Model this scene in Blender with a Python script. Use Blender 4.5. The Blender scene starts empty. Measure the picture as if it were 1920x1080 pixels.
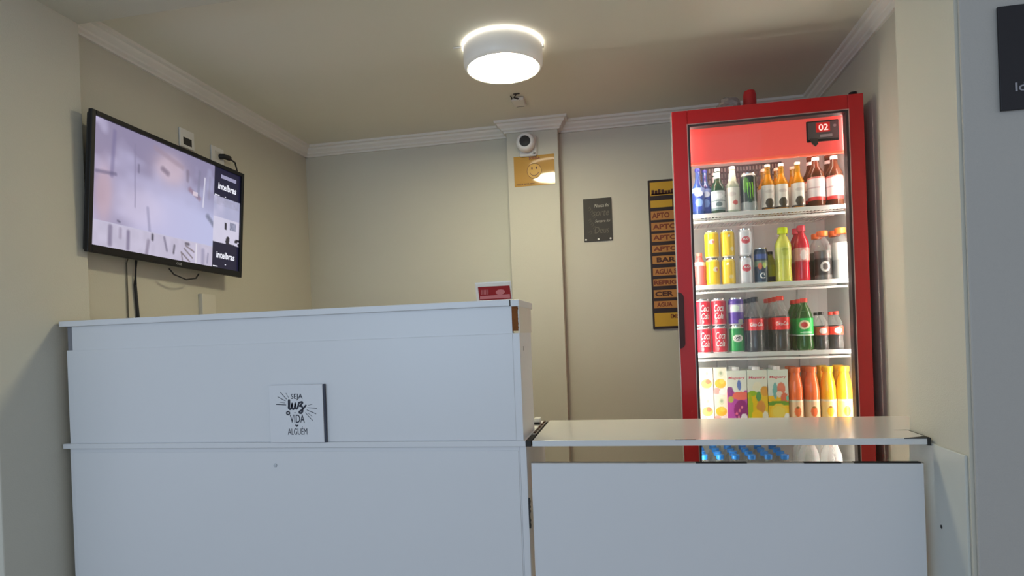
import bpy, math, random
from mathutils import Matrix, Vector
PI = math.pi
random.seed(7)
S = bpy.context.scene
COL = S.collection

# ---------------------------------------------------------------- camera
def rot_rows(yaw, pitch, roll):
    cy, sy = math.cos(yaw), math.sin(yaw)
    f = Vector((-sy*math.cos(pitch), cy*math.cos(pitch), math.sin(pitch)))
    r = Vector((cy, sy, 0)); u = r.cross(f)
    c, s = math.cos(roll), math.sin(roll)
    return c*r + s*u, -s*r + c*u, f
r_, u_, f_ = rot_rows(.18283332, -.0037820414, -.0382907987)
cam_d = bpy.data.cameras.new('camera'); cam = bpy.data.objects.new('camera', cam_d); COL.objects.link(cam)
cam.matrix_world = Matrix(((r_.x, u_.x, -f_.x, 0), (r_.y, u_.y, -f_.y, 0), (r_.z, u_.z, -f_.z, 1.05), (0, 0, 0, 1)))
cam_d.sensor_width = 36; cam_d.lens = 1158.62/1920*36; cam_d.shift_y = (633.28-540)/1920
cam_d.clip_start = .02
S.camera = cam
# ---------------------------------------------------------------- light, exposure
def srgb(r, g, b):
    f = lambda v: (v/255/12.92) if v <= 10 else ((v/255+.055)/1.055)**2.4
    return (f(r), f(g), f(b))
S.view_settings.view_transform = 'Standard'; S.view_settings.look = 'None'
S.view_settings.gamma = 1; S.view_settings.exposure = 0.0; S.view_settings.use_curve_mapping = False
W = bpy.data.worlds.new('world'); S.world = W; W.use_nodes = True
bg = W.node_tree.nodes['Background']
bg.inputs[0].default_value = (.80, .87, 1.0, 1); bg.inputs[1].default_value = .62
def area(name, loc, rot, sx, sy, power, color):
    l = bpy.data.lights.new(name, 'AREA'); l.shape = 'RECTANGLE'; l.size = sx; l.size_y = sy
    l.energy = power; l.color = color
    o = bpy.data.objects.new(name, l); COL.objects.link(o); o.location = loc; o.rotation_euler = rot
    return o
area('entrance_daylight', (-1.6, -2.4, 1.5), (PI/2*.95, 0, -.35), 1.8, 1.8, 38, (.55, .76, 1.0))

# ---------------------------------------------------------------- materials
MATS = {}
def mat(name, color, rough=.5, metal=0, spec=.5, emit=None, es=0, coat=0, noise=0, nscale=6, bump=0, bscale=200):
    if name in MATS: return MATS[name]
    m = bpy.data.materials.new(name); m.use_nodes = True; nt = m.node_tree
    b = nt.nodes['Principled BSDF']
    b.inputs['Base Color'].default_value = (*color, 1); b.inputs['Roughness'].default_value = rough
    b.inputs['Metallic'].default_value = metal; b.inputs['Specular IOR Level'].default_value = spec
    b.inputs['Coat Weight'].default_value = coat
    if emit: b.inputs['Emission Color'].default_value = (*emit, 1); b.inputs['Emission Strength'].default_value = es
    if noise or bump:
        tc = nt.nodes.new('ShaderNodeTexCoord')
    if noise:
        n = nt.nodes.new('ShaderNodeTexNoise'); n.inputs['Scale'].default_value = nscale; n.inputs['Detail'].default_value = 4
        nt.links.new(tc.outputs['Object'], n.inputs['Vector'])
        mx = nt.nodes.new('ShaderNodeMix'); mx.data_type = 'RGBA'
        mx.inputs[6].default_value = (*[c*(1-noise) for c in color], 1); mx.inputs[7].default_value = (*[min(1, c*(1+noise)) for c in color], 1)
        nt.links.new(n.outputs['Fac'], mx.inputs[0]); nt.links.new(mx.outputs[2], b.inputs['Base Color'])
    if bump:
        n2 = nt.nodes.new('ShaderNodeTexNoise'); n2.inputs['Scale'].default_value = bscale; n2.inputs['Detail'].default_value = 3
        nt.links.new(tc.outputs['Object'], n2.inputs['Vector'])
        bp = nt.nodes.new('ShaderNodeBump'); bp.inputs['Strength'].default_value = bump; bp.inputs['Distance'].default_value = .002
        nt.links.new(n2.outputs['Fac'], bp.inputs['Height']); nt.links.new(bp.outputs[0], b.inputs['Normal'])
    MATS[name] = m; return m
def see(name, color, t, rough=.06, tint=None, edge=.45):
    """clear plastic or glass: part clear, part glossy tinted body"""
    if name in MATS: return MATS[name]
    m = mat(name, color, rough, spec=.6); nt = m.node_tree
    b = nt.nodes['Principled BSDF']; out = nt.nodes['Material Output']
    tr = nt.nodes.new('ShaderNodeBsdfTransparent'); tr.inputs[0].default_value = (*(tint or (1, 1, 1)), 1)
    lw = nt.nodes.new('ShaderNodeLayerWeight'); lw.inputs[0].default_value = .35
    mr = nt.nodes.new('ShaderNodeMapRange'); mr.inputs[3].default_value = 1-t; mr.inputs[4].default_value = min(1, 1-t+edge)
    nt.links.new(lw.outputs['Facing'], mr.inputs[0])
    mx = nt.nodes.new('ShaderNodeMixShader')
    nt.links.new(mr.outputs[0], mx.inputs[0]); nt.links.new(tr.outputs[0], mx.inputs[1]); nt.links.new(b.outputs[0], mx.inputs[2])
    nt.links.new(mx.outputs[0], out.inputs[0]); return m
def pane(name, refl=.07):
    if name in MATS: return MATS[name]
    m = bpy.data.materials.new(name); m.use_nodes = True; nt = m.node_tree
    nt.nodes.remove(nt.nodes['Principled BSDF']); out = nt.nodes['Material Output']
    tr = nt.nodes.new('ShaderNodeBsdfTransparent'); tr.inputs[0].default_value = (.97, .98, .97, 1)
    gl = nt.nodes.new('ShaderNodeBsdfGlossy'); gl.inputs['Roughness'].default_value = .02
    mx = nt.nodes.new('ShaderNodeMixShader'); mx.inputs[0].default_value = refl
    nt.links.new(tr.outputs[0], mx.inputs[1]); nt.links.new(gl.outputs[0], mx.inputs[2]); nt.links.new(mx.outputs[0], out.inputs[0])
    MATS[name] = m; return m
def painted(name, rough=.35, emit=0, metal=0):
    """colour read from the mesh's own printed colours"""
    m = mat(name, (1, 1, 1), rough, metal); nt = m.node_tree; b = nt.nodes['Principled BSDF']
    a = nt.nodes.new('ShaderNodeAttribute'); a.attribute_name = 'Col'
    if emit:
        b.inputs['Base Color'].default_value = (.01, .01, .01, 1)
        nt.links.new(a.outputs['Color'], b.inputs['Emission Color']); b.inputs['Emission Strength'].default_value = emit
    else: nt.links.new(a.outputs['Color'], b.inputs['Base Color'])
    return m
WALL = mat('wall_paint', (.585, .56, .475), .6, noise=.03, nscale=3, bump=.25, bscale=260)
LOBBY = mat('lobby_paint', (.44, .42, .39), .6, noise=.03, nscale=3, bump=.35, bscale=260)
CEIL = mat('ceiling_paint', (.74, .715, .62), .65, noise=.02, nscale=2)
PLASTER = mat('plaster_cornice', (.76, .73, .68), .6)
FLOOR = mat('floor_tile', (.42, .40, .37), .25, noise=.08, nscale=4)
LAM = mat('white_laminate', (.72, .72, .73), .32, noise=.012, nscale=5)
LAMG = mat('glossy_laminate', (.66, .65, .63), .15, spec=.8, noise=.02, nscale=4)
EDGE = mat('edge_band', (.70, .70, .69), .35)
MDF = mat('raw_fibreboard', srgb(128, 74, 28), .9, noise=.35, nscale=60, bump=.8)
DARK = mat('dark_gap', (.02, .018, .016), .7)
BLACK = mat('black_plastic', (.008, .008, .010), .38, spec=.3)
BLACKM = mat('black_matte', (.016, .016, .018), .6)
WHITEP = mat('white_plastic', (.72, .71, .69), .3)
RED = mat('red_enamel', srgb(190, 22, 30), .28, coat=.3)
REDD = mat('red_panel_lit', srgb(225, 60, 58), .35, emit=srgb(240, 100, 90), es=.55)
LINER = mat('white_liner', (.66, .66, .63), .4)
STEEL = mat('brushed_steel', (.55, .55, .55), .3, metal=1)
CHROME = mat('chrome', (.8, .8, .8), .15, metal=1)
GASKET = mat('grey_gasket', (.055, .035, .035), .6)
WIREW = mat('white_wire', (.82, .83, .78), .4)
CLEAR = see('clear_plastic', (.80, .83, .80), .62)
PRINT = painted('printed_label', .35)
PRINTM = painted('printed_can', .28)
SCREEN = painted('screen_picture', .3, emit=1.0)
YEL = mat('yellow_card', srgb(214, 158, 14), .35)
INK = mat('brown_ink', srgb(70, 30, 16), .6)

# ---------------------------------------------------------------- mesh helpers
class MB:
    def __init__(s): s.v = []; s.f = []; s.c = None
    def quad(s, a, b, c, d):
        n = len(s.v); s.v += [a, b, c, d]; s.f.append((n, n+1, n+2, n+3)); return s
    def box(s, x0, x1, y0, y1, z0, z1):
        n = len(s.v)
        s.v += [(x0,y0,z0),(x1,y0,z0),(x1,y1,z0),(x0,y1,z0),(x0,y0,z1),(x1,y0,z1),(x1,y1,z1),(x0,y1,z1)]
        s.f += [tuple(n+i for i in q) for q in ((0,3,2,1),(4,5,6,7),(0,1,5,4),(1,2,6,5),(2,3,7,6),(3,0,4,7))]; return s
    def prism(s, pts, a0, a1, fn):
        """closed polygon pts swept from a0 to a1, fn(u,v,a)->xyz"""
        n = len(s.v); k = len(pts)
        s.v += [fn(u, v, a0) for u, v in pts] + [fn(u, v, a1) for u, v in pts]
        s.f.append(tuple(range(n, n+k))); s.f.append(tuple(range(n+2*k-1, n+k-1, -1)))
        for i in range(k):
            j = (i+1) % k; s.f.append((n+i, n+k+i, n+k+j, n+j))
        return s
    def frame(s, x0, x1, z0, z1, w, y0, y1, wt=None, wb=None):
        wt = w if wt is None else wt; wb = w if wb is None else wb
        s.box(x0, x0+w, y0, y1, z0, z1); s.box(x1-w, x1, y0, y1, z0, z1)
        s.box(x0+w, x1-w, y0, y1, z1-wt, z1); s.box(x0+w, x1-w, y0, y1, z0, z0+wb); return s
    def lathe(s, prof, seg=24, c=(0, 0, 0), axis='z', cap=True):
        n = len(s.v); m = len(prof)
        for i in range(seg):
            a = 2*PI*i/seg
            for r, h in prof:
                x, y = r*math.cos(a), r*math.sin(a)
                p = (x, y, h) if axis == 'z' else ((x, h, y) if axis == 'y' else (h, x, y))
                s.v.append((p[0]+c[0], p[1]+c[1], p[2]+c[2]))
        for i in range(seg):
            j = (i+1) % seg
            for k in range(m-1):
                s.f.append((n+i*m+k, n+j*m+k, n+j*m+k+1, n+i*m+k+1))
        if cap:
            if prof[0][0] > 1e-6: s.f.append(tuple(n+i*m for i in range(seg-1, -1, -1)))
            if prof[-1][0] > 1e-6: s.f.append(tuple(n+i*m+m-1 for i in range(seg)))
        return s
    def tube(s, pts, r, seg=8):
        pts = [Vector(p) for p in pts]; n = len(s.v)
        for i, p in enumerate(pts):
            d = (pts[min(i+1, len(pts)-1)] - pts[max(i-1, 0)]).normalized()
            a = d.cross(Vector((0, 0, 1)) if abs(d.z) < .9 else Vector((1, 0, 0))).normalized(); b = d.cross(a)
            for k in range(seg):
                t = 2*PI*k/seg; q = p + r*(math.cos(t)*a + math.sin(t)*b); s.v.append(tuple(q))
        for i in range(len(pts)-1):
            for k in range(seg):
                l = (k+1) % seg
                s.f.append((n+i*seg+k, n+i*seg+l, n+(i+1)*seg+l, n+(i+1)*seg+k))
        s.f.append(tuple(range(n, n+seg))); s.f.append(tuple(range(n+len(pts)*seg-1, n+(len(pts)-1)*seg-1, -1)))
        return s
    def build(s, name, m, parent=None, smooth=False, bevel=0, loc=None):
        me = bpy.data.meshes.new(name); me.from_pydata([tuple(p) for p in s.v], [], s.f)
        me.materials.append(m)
        if s.c is not None:
            at = me.color_attributes.new('Col', 'FLOAT_COLOR', 'POINT')
            for i, c in enumerate(s.c): at.data[i].color = (*c, 1)
        import bmesh
        bm = bmesh.new(); bm.from_mesh(me); bmesh.ops.recalc_face_normals(bm, faces=bm.faces); bm.to_mesh(me); bm.free()
        if smooth:
            me.shade_smooth() if hasattr(me, 'shade_smooth') else None
        o = bpy.data.objects.new(name, me); COL.objects.link(o)
        if parent: o.parent = parent
        if loc: o.location = loc
        if bevel:
            b = o.modifiers.new('bevel', 'BEVEL'); b.width = bevel; b.segments = 2; b.limit_method = 'ANGLE'
        if smooth:
            e = o.modifiers.new('edges', 'EDGE_SPLIT'); e.split_angle = math.radians(42)
        return o
def tag(o, label, cat, group=None):
    o['label'] = label; o['category'] = cat
    if group: o['group'] = group
    return o
def thing(name, label, cat, loc, group=None, mtx=None):
    o = bpy.data.objects.new(name, None); COL.objects.link(o); o.empty_display_size = .05
    if mtx: o.matrix_world = mtx
    else: o.location = loc
    return tag(o, label, cat, group)
def struct(name, mb, m, parent=None, bevel=0):
    o = mb.build(name, m, parent, bevel=bevel)
    if not parent: o['kind'] = 'structure'
    return o
def copy_tree(o, parent=None):
    c = o.copy(); COL.objects.link(c)
    if parent: c.parent = parent
    for ch in o.children: copy_tree(ch, c)
    return c
def text_mesh(s, h, bold=0, shear=0, xscale=1):
    """flat lettering as (verts, faces) with height h, origin at centre"""
    cu = bpy.data.curves.new('lettering', 'FONT'); cu.body = s; cu.size = h*1.4; cu.offset = bold; cu.shear = shear
    cu.resolution_u = 3
    o = bpy.data.objects.new('lettering', cu); COL.objects.link(o)
    bpy.context.view_layer.update()
    me = bpy.data.meshes.new_from_object(o.evaluated_get(bpy.context.evaluated_depsgraph_get()))
    V = [v.co.copy() for v in me.vertices]; F = [tuple(p.vertices) for p in me.polygons]
    bpy.data.objects.remove(o); bpy.data.curves.remove(cu); bpy.data.meshes.remove(me)
    xs = [v.x for v in V]; ys = [v.y for v in V]; cx, cy = (min(xs)+max(xs))/2, (min(ys)+max(ys))/2
    k = h/max(1e-6, max(ys)-min(ys))
    return [((v.x-cx)*k*xscale, (v.y-cy)*k) for v in V], F
def text(s, h, w, m, parent, x, y, z, bold=0, shear=0, wrap=0, name='lettering', d=.0006):
    """lettering facing -y at (x,y,z) fitted to width w; wrap = cylinder radius about (0,0)"""
    V, F = text_mesh(s, h, bold, shear)
    ww = max(v[0] for v in V)-min(v[0] for v in V); k = w/ww if w else 1
    b = MB()
    for u, v in V:
        u *= k
        if wrap: b.v.append((wrap*math.sin((u+x)/wrap), -wrap*math.cos((u+x)/wrap)+y, z+v))
        else: b.v.append((x+u, y-d, z+v))
    b.f = F
    return b.build(name, m, parent)
def stroke(mb, pts, w, y, rnd=True):
    """flat ribbon facing -y along (x,z) points"""
    for i in range(len(pts)-1):
        a, b = Vector(pts[i]), Vector(pts[i+1]); d = (b-a)
        if d.length < 1e-7: continue
        d.normalize(); n = Vector((-d.y, d.x))*w/2
        mb.quad((a.x-n.x, y, a.y-n.y), (b.x-n.x, y, b.y-n.y), (b.x+n.x, y, b.y+n.y), (a.x+n.x, y, a.y+n.y))
    if rnd:
        for p in pts:
            n0 = len(mb.v); mb.v += [(p[0]+w/2*math.cos(t*PI/4), y-.00002, p[1]+w/2*math.sin(t*PI/4)) for t in range(8)]
            mb.f.append(tuple(range(n0, n0+8)))
    return mb
def disc(mb, x, z, rx, rz, y, seg=20):
    n = len(mb.v); mb.v += [(x+rx*math.cos(2*PI*k/seg), y, z+rz*math.sin(2*PI*k/seg)) for k in range(seg)]
    mb.f.append(tuple(range(n, n+seg))); return mb

# ================================================================ THE SETTING
XL, XR, YB, ZC = -1.86, .993, 3.45, 2.225      # inner room
PL, PR, YO, YI, ZB = -1.81, .742, 1.533, 1.83, 2.176   # opening
struct('floor', MB().box(-3.2, 3.2, -3.2, YB+.1, -.1, 0), FLOOR)
struct('ceiling', MB().box(XL-.1, XR+.1, YI-.0, YB+.1, ZC, ZC+.1), CEIL)
struct('wall_back', MB().box(XL-.1, XR+.1, YB, YB+.1, 0, ZC), WALL)
struct('wall_inner_left', MB().box(XL-.1, XL, YI, YB, 0, ZC), WALL)
struct('wall_inner_right', MB().box(XR, XR+.1, YI, YB, 0, ZC), WALL)
struct('wall_left', MB().box(-3.2, PL, 1.497, YI, 0, 2.75), WALL, bevel=.004)
struct('wall_right', MB().box(PR, 3.2, YO+.004, YI, 0, 2.75), WALL)
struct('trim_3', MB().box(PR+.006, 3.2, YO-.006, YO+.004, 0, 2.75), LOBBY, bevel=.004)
struct('wall_header', MB().box(PL, PR, YO, YI, ZB, 2.75), WALL)
struct('ceiling_lobby', MB().box(-3.2, 3.2, -1.6, YO, 2.75, 2.85), CEIL)
# column on the back wall
CX0, CX1, CY = -.612, -.328, YB-.08
struct('wall_column', MB().box(CX0, CX1, CY, YB, 0, ZC), WALL, bevel=.003)
# cornice: stepped cove profile (out from wall, z)
PRO = [(0, 0), (.012, 0), (.014, .008), (.024, .014), (.026, .022), (.040, .034), (.044, .044), (.056, .048), (.058, .060), (0, .060)]
def cornice(name, fn, a0, a1, m=PLASTER):
    struct(name, MB().prism([(u, ZC-.060+v) for u, v in PRO], a0, a1, fn), m)
cornice('trim_1', lambda u, v, a: (XL+u, a, v), YI, YB)
cornice('trim_2', lambda u, v, a: (XR-u, a, v), YI+.55, YB)
b = MB()
for x0, x1 in ((XL, CX0), (CX1, XR)):
    b.prism([(u, ZC-.060+v) for u, v in PRO], x0, x1, lambda u, v, a: (a, YB-u, v))
struct('trim_4', b, PLASTER)
# mitred cornice around the column
b = MB(); P = [(u, ZC-.060+v) for u, v in PRO]; k = len(P)
path = lambda u: [(CX0-u, YB), (CX0-u, CY-u), (CX1+u, CY-u), (CX1+u, YB)]
for i in range(4): b.v += [(*path(u)[i], v) for u, v in P]
for i in range(3):
    for j in range(k):
        l = (j+1) % k; b.f.append((i*k+j, (i+1)*k+j, (i+1)*k+l, i*k+l))
struct('trim_5', b, PLASTER)
# white panel cladding the lower part of the right reveal
t = thing('side_panel', 'white board cladding the right reveal below the folding counter', 'panel', (PR, 1.6, 0))
MB().box(-.006, 0, -.055, .225, 0, .742).build('board', mat('dull_white_board', (.56, .57, .53), .4), t, bevel=.0015)  # duller white than the counter laminate
disc_m = MB().lathe([(.0, 0), (.005, 0), (.005, .0004), (0, .0004)], 12, (-.0065, .062, .545), 'x').build('screw_hole', DARK, t)

# ================================================================ COUNTER
t = thing('reception_counter', 'tall white laminate reception counter with a ledge across its front', 'counter', (-1.05, 1.7, 0))
ox = -1.05
def cb(x0, x1, y0, y1, z0, z1): return MB().box(x0-ox, x1-ox, y0-1.7, y1-1.7, z0, z1)
cb(-1.80, -.318, 1.697, 1.945, 1.133, 1.151).build('top_board', LAM, t, bevel=.0015)
cb(-.3155, -.291, 1.700, 1.948, 1.131, 1.150).build('top_end_board', EDGE, t, bevel=.0015)
MB().box(-.3187-ox, -.3150-ox, .002, .245, 1.1325, 1.149).build('top_seam', DARK, t)
cb(-1.762, -.314, 1.708, 1.724, 1.056, 1.133).build('upper_front_band', LAM, t)
cb(-1.783, -1.762, 1.712, 1.73, 1.056, 1.133).build('recess_shadow', mat('recess_shade_grey', (.22, .22, .24), .6), t)  # grey strip paints in the shade of the recess at the left end
fp = cb(-1.783, -.2935, 1.706, 1.722, .754, 1.056).build('upper_front_panel', LAM, t, bevel=.001)
cb(-1.7635, -.314, 1.7045, 1.7062, .756, 1.0545).build('front_skin', LAM, t, bevel=.0006)
# chipped raw edge at the corner
bb = MB(); n = 14; L = []; R = []
for i in range(n+1):
    z = 1.062+(1.131-1.062)*i/n
    L.append((-.3138-ox, z)); R.append((-.2965-ox+random.uniform(-.0014, .0016), z))
pts = L+R[::-1]
bb.prism(pts, .0065, .012, lambda u, v, a: (u, a, v)); bb.build('chipped_edge', MDF, t)
cb(-.297, -.2935, 1.709, 1.93, 1.056, 1.131).build('upper_end_band', mat('cream_edge', (.70, .66, .58), .4), t)
cb(-.3115, -.2935, 1.722, 1.912, .754, 1.056).build('riser_end_panel', LAM, t)
cb(-1.783, -.3115, 1.90, 1.912, .754, 1.056).build('riser_back_panel', LAM, t)
cb(-1.803, -.2865, 1.697, 2.096, .7385, .7545).build('ledge', LAM, t, bevel=.0015)
cb(-1.785, -.305, 1.706, 1.722, 0, .7385).build('lower_front_panel', LAM, t, bevel=.001)
cb(-1.770, -.309, 1.7035, 1.7062, .02, .7265).build('lower_front_skin', LAM, t, bevel=.0008)
cb(-.3045, -.2865, 1.704, 2.09, 0, .7385).build('lower_end_panel', LAM, t, bevel=.001)
cb(-1.785, -1.77, 1.722, 2.09, 0, .7385).build('left_end_panel', LAM, t)
MB().lathe([(0, 0), (.006, 0), (.005, -.003), (0, -.004)], 14, (-1.057-ox, .0038, .685), 'y').build('screw_cap', mat('grey_cap', (.5, .52, .55), .4), t, smooth=True)
MB().box(.7563, .7569, .060, .0625, 1.005, 1.018).build('scratch', DARK, t)
b = MB(); pts = []; n = 16
for i in range(n+1): pts.append((-.2862-ox, .508+.085*i/n))
for i in range(n, -1, -1): pts.append((-.2815-ox+random.uniform(-.0018, .0012), .508+.085*i/n))
b.prism(pts, .0035, .010, lambda u, v, a: (u, a, v)); b.build('chipped_gap_mark', DARK, t)

# folding counter top on the right (flap) and the gate panel under it
t = thing('counter_flap', 'glossy white folding counter top spanning from the counter to the right wall', 'counter flap', (.23, 1.7, .7385))
poly = [(-.278, 0), (.735, 0), (.735, .135), (.90, .135), (.90, .396), (-.278, .396)]
poly = [(x-.23, y) for x, y in poly]
# bevelled left edge leaves a dark slot; slab itself
MB().prism([(poly[0][0]+.010, 0)]+poly[1:5]+[(poly[5][0]+.010, .396)], 0, .0165, lambda u, v, a: (u, v, a)).build('slab', LAMG, t, bevel=.0012)
MB().box(poly[0][0]+.0102, poly[1][0]-.001, -.0012, .0, .0005, .0155).build('edge_strip', EDGE, t)
MB().box(.118-.23, .172-.23, -.0022, .0008, .0158, .0171).build('edge_chip', DARK, t)
b = MB(); b.prism([(.675-.23, -.002), (.7352-.23, -.002), (.7356-.23, .028), (.715-.23, .017)], .0150, .0171, lambda u, v, a: (u, v, a))
b.prism([(.727-.23, -.0025), (.7356-.23, -.0025), (.7356-.23, .004), (.727-.23, .004)], -.002, .0171, lambda u, v, a: (u, v, a)); b.build('broken_corner', DARK, t)
MB().box(.7345-.23, .7356-.23, .028, .125, .0150, .0171).build('edge_gap', DARK, t)
MB().prism([(.700-.23, .125), (.735-.23, .12), (.735-.23, .128)], .0150, .0171, lambda u, v, a: (u, v, a)).build('edge_chip', DARK, t)
# hinge between counter and flap
flap = t
t = bpy.data.objects.new('hinge', None); COL.objects.link(t); t.parent = flap; t.location = (-.275-.23, 0, .016)
MB().box(-.012, .003, -.0028, .375, -.016, -.0002).build('slot', DARK, t)
b = MB()
b.box(-.009, .001, .10, .37, -.0002, .0022)
b.build('hinge_leaf', STEEL, t, bevel=.0005)
for q in range(5): MB().lathe([(0, 0), (.0032, 0), (.0032, .03), (0, .03)], 10, (-.004, .12+q*.052, .003), 'y').build('knuckle', mat('dark_rusted_steel', (.10, .06, .04), .6, metal=.5), t)
t = thing('latch_block', 'small white latch block with a dark slot on the counter beside the hinge', 'latch', (-.297, 2.0, .7545))
MB().box(-.010, .010, -.01, .03, 0, .022).build('block', WHITEP, t, bevel=.002)
MB().box(-.009, .011, -.0115, -.0095, .002, .0095).build('keeper', BLACK, t)
t = thing('gate_panel', 'plain white swing gate panel under the folding counter top', 'gate', (.223, 1.708, 0))
MB().box(-.275-.223, .721-.223, 0, .016, .06, .690).build('panel', LAM, t, bevel=.001)
MB().box(-.2755-.223, .7215-.223, -.0005, .0165, .6895, .6912).build('top_edge_band', mat('worn_edge', (.45, .40, .34), .5, noise=.4, nscale=30), t)
for x0, x1, z in ((.17, .30, .0), (.44, .53, -.0001), (.56, .715, .0004)):
    MB().box(x0-.223, x1-.223, -.0008, .0168, .6897, .6914+z).build('worn_paint', DARK, t)

# ================================================================ WALL TILE SIGN on the counter front
t = thing('motto_tile', 'square white tile with black hand lettering and rays standing on the counter ledge', 'sign', (-.975, 1.692, .7555))
MB().box(-.087, .0865, .0, .0085, 0, .172).build('tile', mat('tile_white', (.73, .73, .75), .3), t, bevel=.001)
MB().box(.0865, .0915, .0035, .0115, -.0004, .172).build('shadow_gap', mat('gap_shade', (.04, .045, .07), .5), t)  # strip coloured dark for the shadow gap right of the tile
IK = mat('navy_ink', (.012, .014, .03), .5)
def tl(u, v): return ((u-492)/1080*.2165*1.08-.0, .172-(v-160)/780*.172)
def ttext(s, u, v, w, h, **k):
    x, z = tl(u, v); text(s, h, w, IK, t, x, 0, z, **k)
ttext('SEJA', 508, 325, .038, .0195, bold=.0002)
ttext('VIDA', 505, 618, .047, .0245, bold=.0002)
ttext('ALGUÉM', 500, 780, .063, .0235, bold=0)
b = MB()
cur = [(392,368),(396,400),(388,470),(400,490),(420,480),(436,410),(434,470),(448,490),(470,475),(484,408),(482,465),(496,486),(516,470),(540,400),(585,392),(592,405),(548,448),(580,450),(590,475),(588,520),(565,545),(540,540),(540,522),(580,500),(640,440)]
stroke(b, [tl(*p) for p in cur], .0052, -.0006)
stroke(b, [tl(392,368), tl(390,430), tl(385,470)], .0075, -.0007)
b.build('script_word', IK, t)
b = MB(); ringp = [tl(370+22*math.cos(a*PI/6), 540+22*math.sin(a*PI/6)) for a in range(13)]; stroke(b, ringp, .0038, -.0006); b.build('letter_o', IK, t)
b = MB(); disc(b, *tl(473, 538), .0018, .0018, -.0006).build('dot', IK, t)
b = MB()
stroke(b, [tl(480,702), tl(495,716), tl(510,706), tl(495,722), tl(478,712)], .003, -.0006); b.build('small_mark', IK, t)

for p, q, w in (((265,255),(355,350),.0017),((225,318),(335,372),.0017),((200,420),(342,428),.0021),((245,388),(330,402),.0011),((350,270),(385,330),.0010),
             ((675,440),(738,424),.0010),((665,470),(800,482),.0017),((655,502),(785,556),.0018),((630,540),(732,645),.0015),((670,545),(725,590),.0009)):
    stroke(MB(), [tl(*p), tl(*q)], w, -.0006).build('ray_mark', IK, t)

# card in an acrylic holder on the counter
tilt = Matrix.Translation((-.381, 1.79, 1.152)) @ Matrix.Rotation(math.radians(-24), 4, 'X') @ Matrix.Rotation(math.radians(0), 4, 'Z')
t = thing('card_holder', 'red card in a clear acrylic stand on top of the tall counter', 'card stand', None, mtx=tilt)
b = MB(); sk = lambda x, z: x - z*.22
b.prism([(-.052, 0), (.055, 0), (.048, .064), (-.062, .064)], 0, .002, lambda u, v, a: (u, a, v)); b.build('acrylic_sheet', see('acrylic', (.85, .82, .82), .55), t)
MB().prism([(-.062, .0630), (.048, .0630), (.048, .0665), (-.062, .0665)], -.001, .003, lambda u, v, a: (u, a, v)).build('acrylic_rim', mat('acrylic_edge', (.95, .93, .88), .2), t)
RC = mat('red_card', srgb(150, 18, 26), .35)
MB().prism([(-.044, .006), (.052, .006), (.045, .051), (-.052, .051)], -.0012, -.0002, lambda u, v, a: (u, a, v)).build('card', RC, t)
PK = mat('pink_print', srgb(205, 120, 120), .5)
b = MB()
b.quad((-.043, -.0016, .009), (.049, -.0016, .009), (.0465, -.0016, .022), (-.043, -.0016, .019)); disc(b, .018, .030, .014, .009, -.0017, 16)
for q in range(6): b.quad((-.040+q*.004, -.0018, .024), (-.038+q*.004, -.0018, .024), (-.039+q*.004, -.0018, .040), (-.041+q*.004, -.0018, .040))
b.build('card_print', PK, t)
MB().prism([(0, 0), (.03, 0), (.03, .002), (.002, .002)], -.045, .045, lambda u, v, a: (a, u, v)).build('foot', MATS['acrylic'], t)

# ================================================================ TELEVISION
def tvmat():
    yaw, til, rol = -.0232, .0582, -.0251
    n = Vector((math.cos(yaw)*math.cos(til), math.sin(yaw)*math.cos(til), -math.sin(til)))
    r = Vector((0, 0, 1)).cross(n).normalized(); u = n.cross(r)
    r2 = math.cos(rol)*r+math.sin(rol)*u; u2 = -math.sin(rol)*r+math.cos(rol)*u
    return Matrix(((r2.x, -n.x, u2.x, -1.757), (r2.y, -n.y, u2.y, 2.2168), (r2.z, -n.z, u2.z, 1.6222), (0, 0, 0, 1)))
TW, TH = .8248, .4872
t = thing('television', 'wall television showing security camera views, tilted forward on the left wall', 'television', None, mtx=tvmat())
MB().frame(-TW/2, TW/2, -TH/2, TH/2, .017, 0, .016, wt=.017, wb=.027).build('bezel', BLACK, t, bevel=.002)
MB().box(-TW/2+.006, TW/2-.006, .012, .030, -TH/2+.006, TH/2-.006).build('housing', BLACKM, t, bevel=.006)
MB().box(-.22, .22, .028, .044, -.19, .10).build('rear_housing', BLACKM, t, bevel=.006)
b = MB()
b.box(-.15, .15, .044, .060, .02, .05); b.box(-.12, -.09, .040, .062, -.12, .12); b.box(.09, .12, .040, .062, -.12, .12)
b.build('wall_bracket', BLACKM, t)
text('CCE', .010, .030, mat('grey_logo', (.35, .35, .37), .4), t, 0.01, 0, -TH/2+.013, bold=.0004, name='maker_mark')
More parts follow.
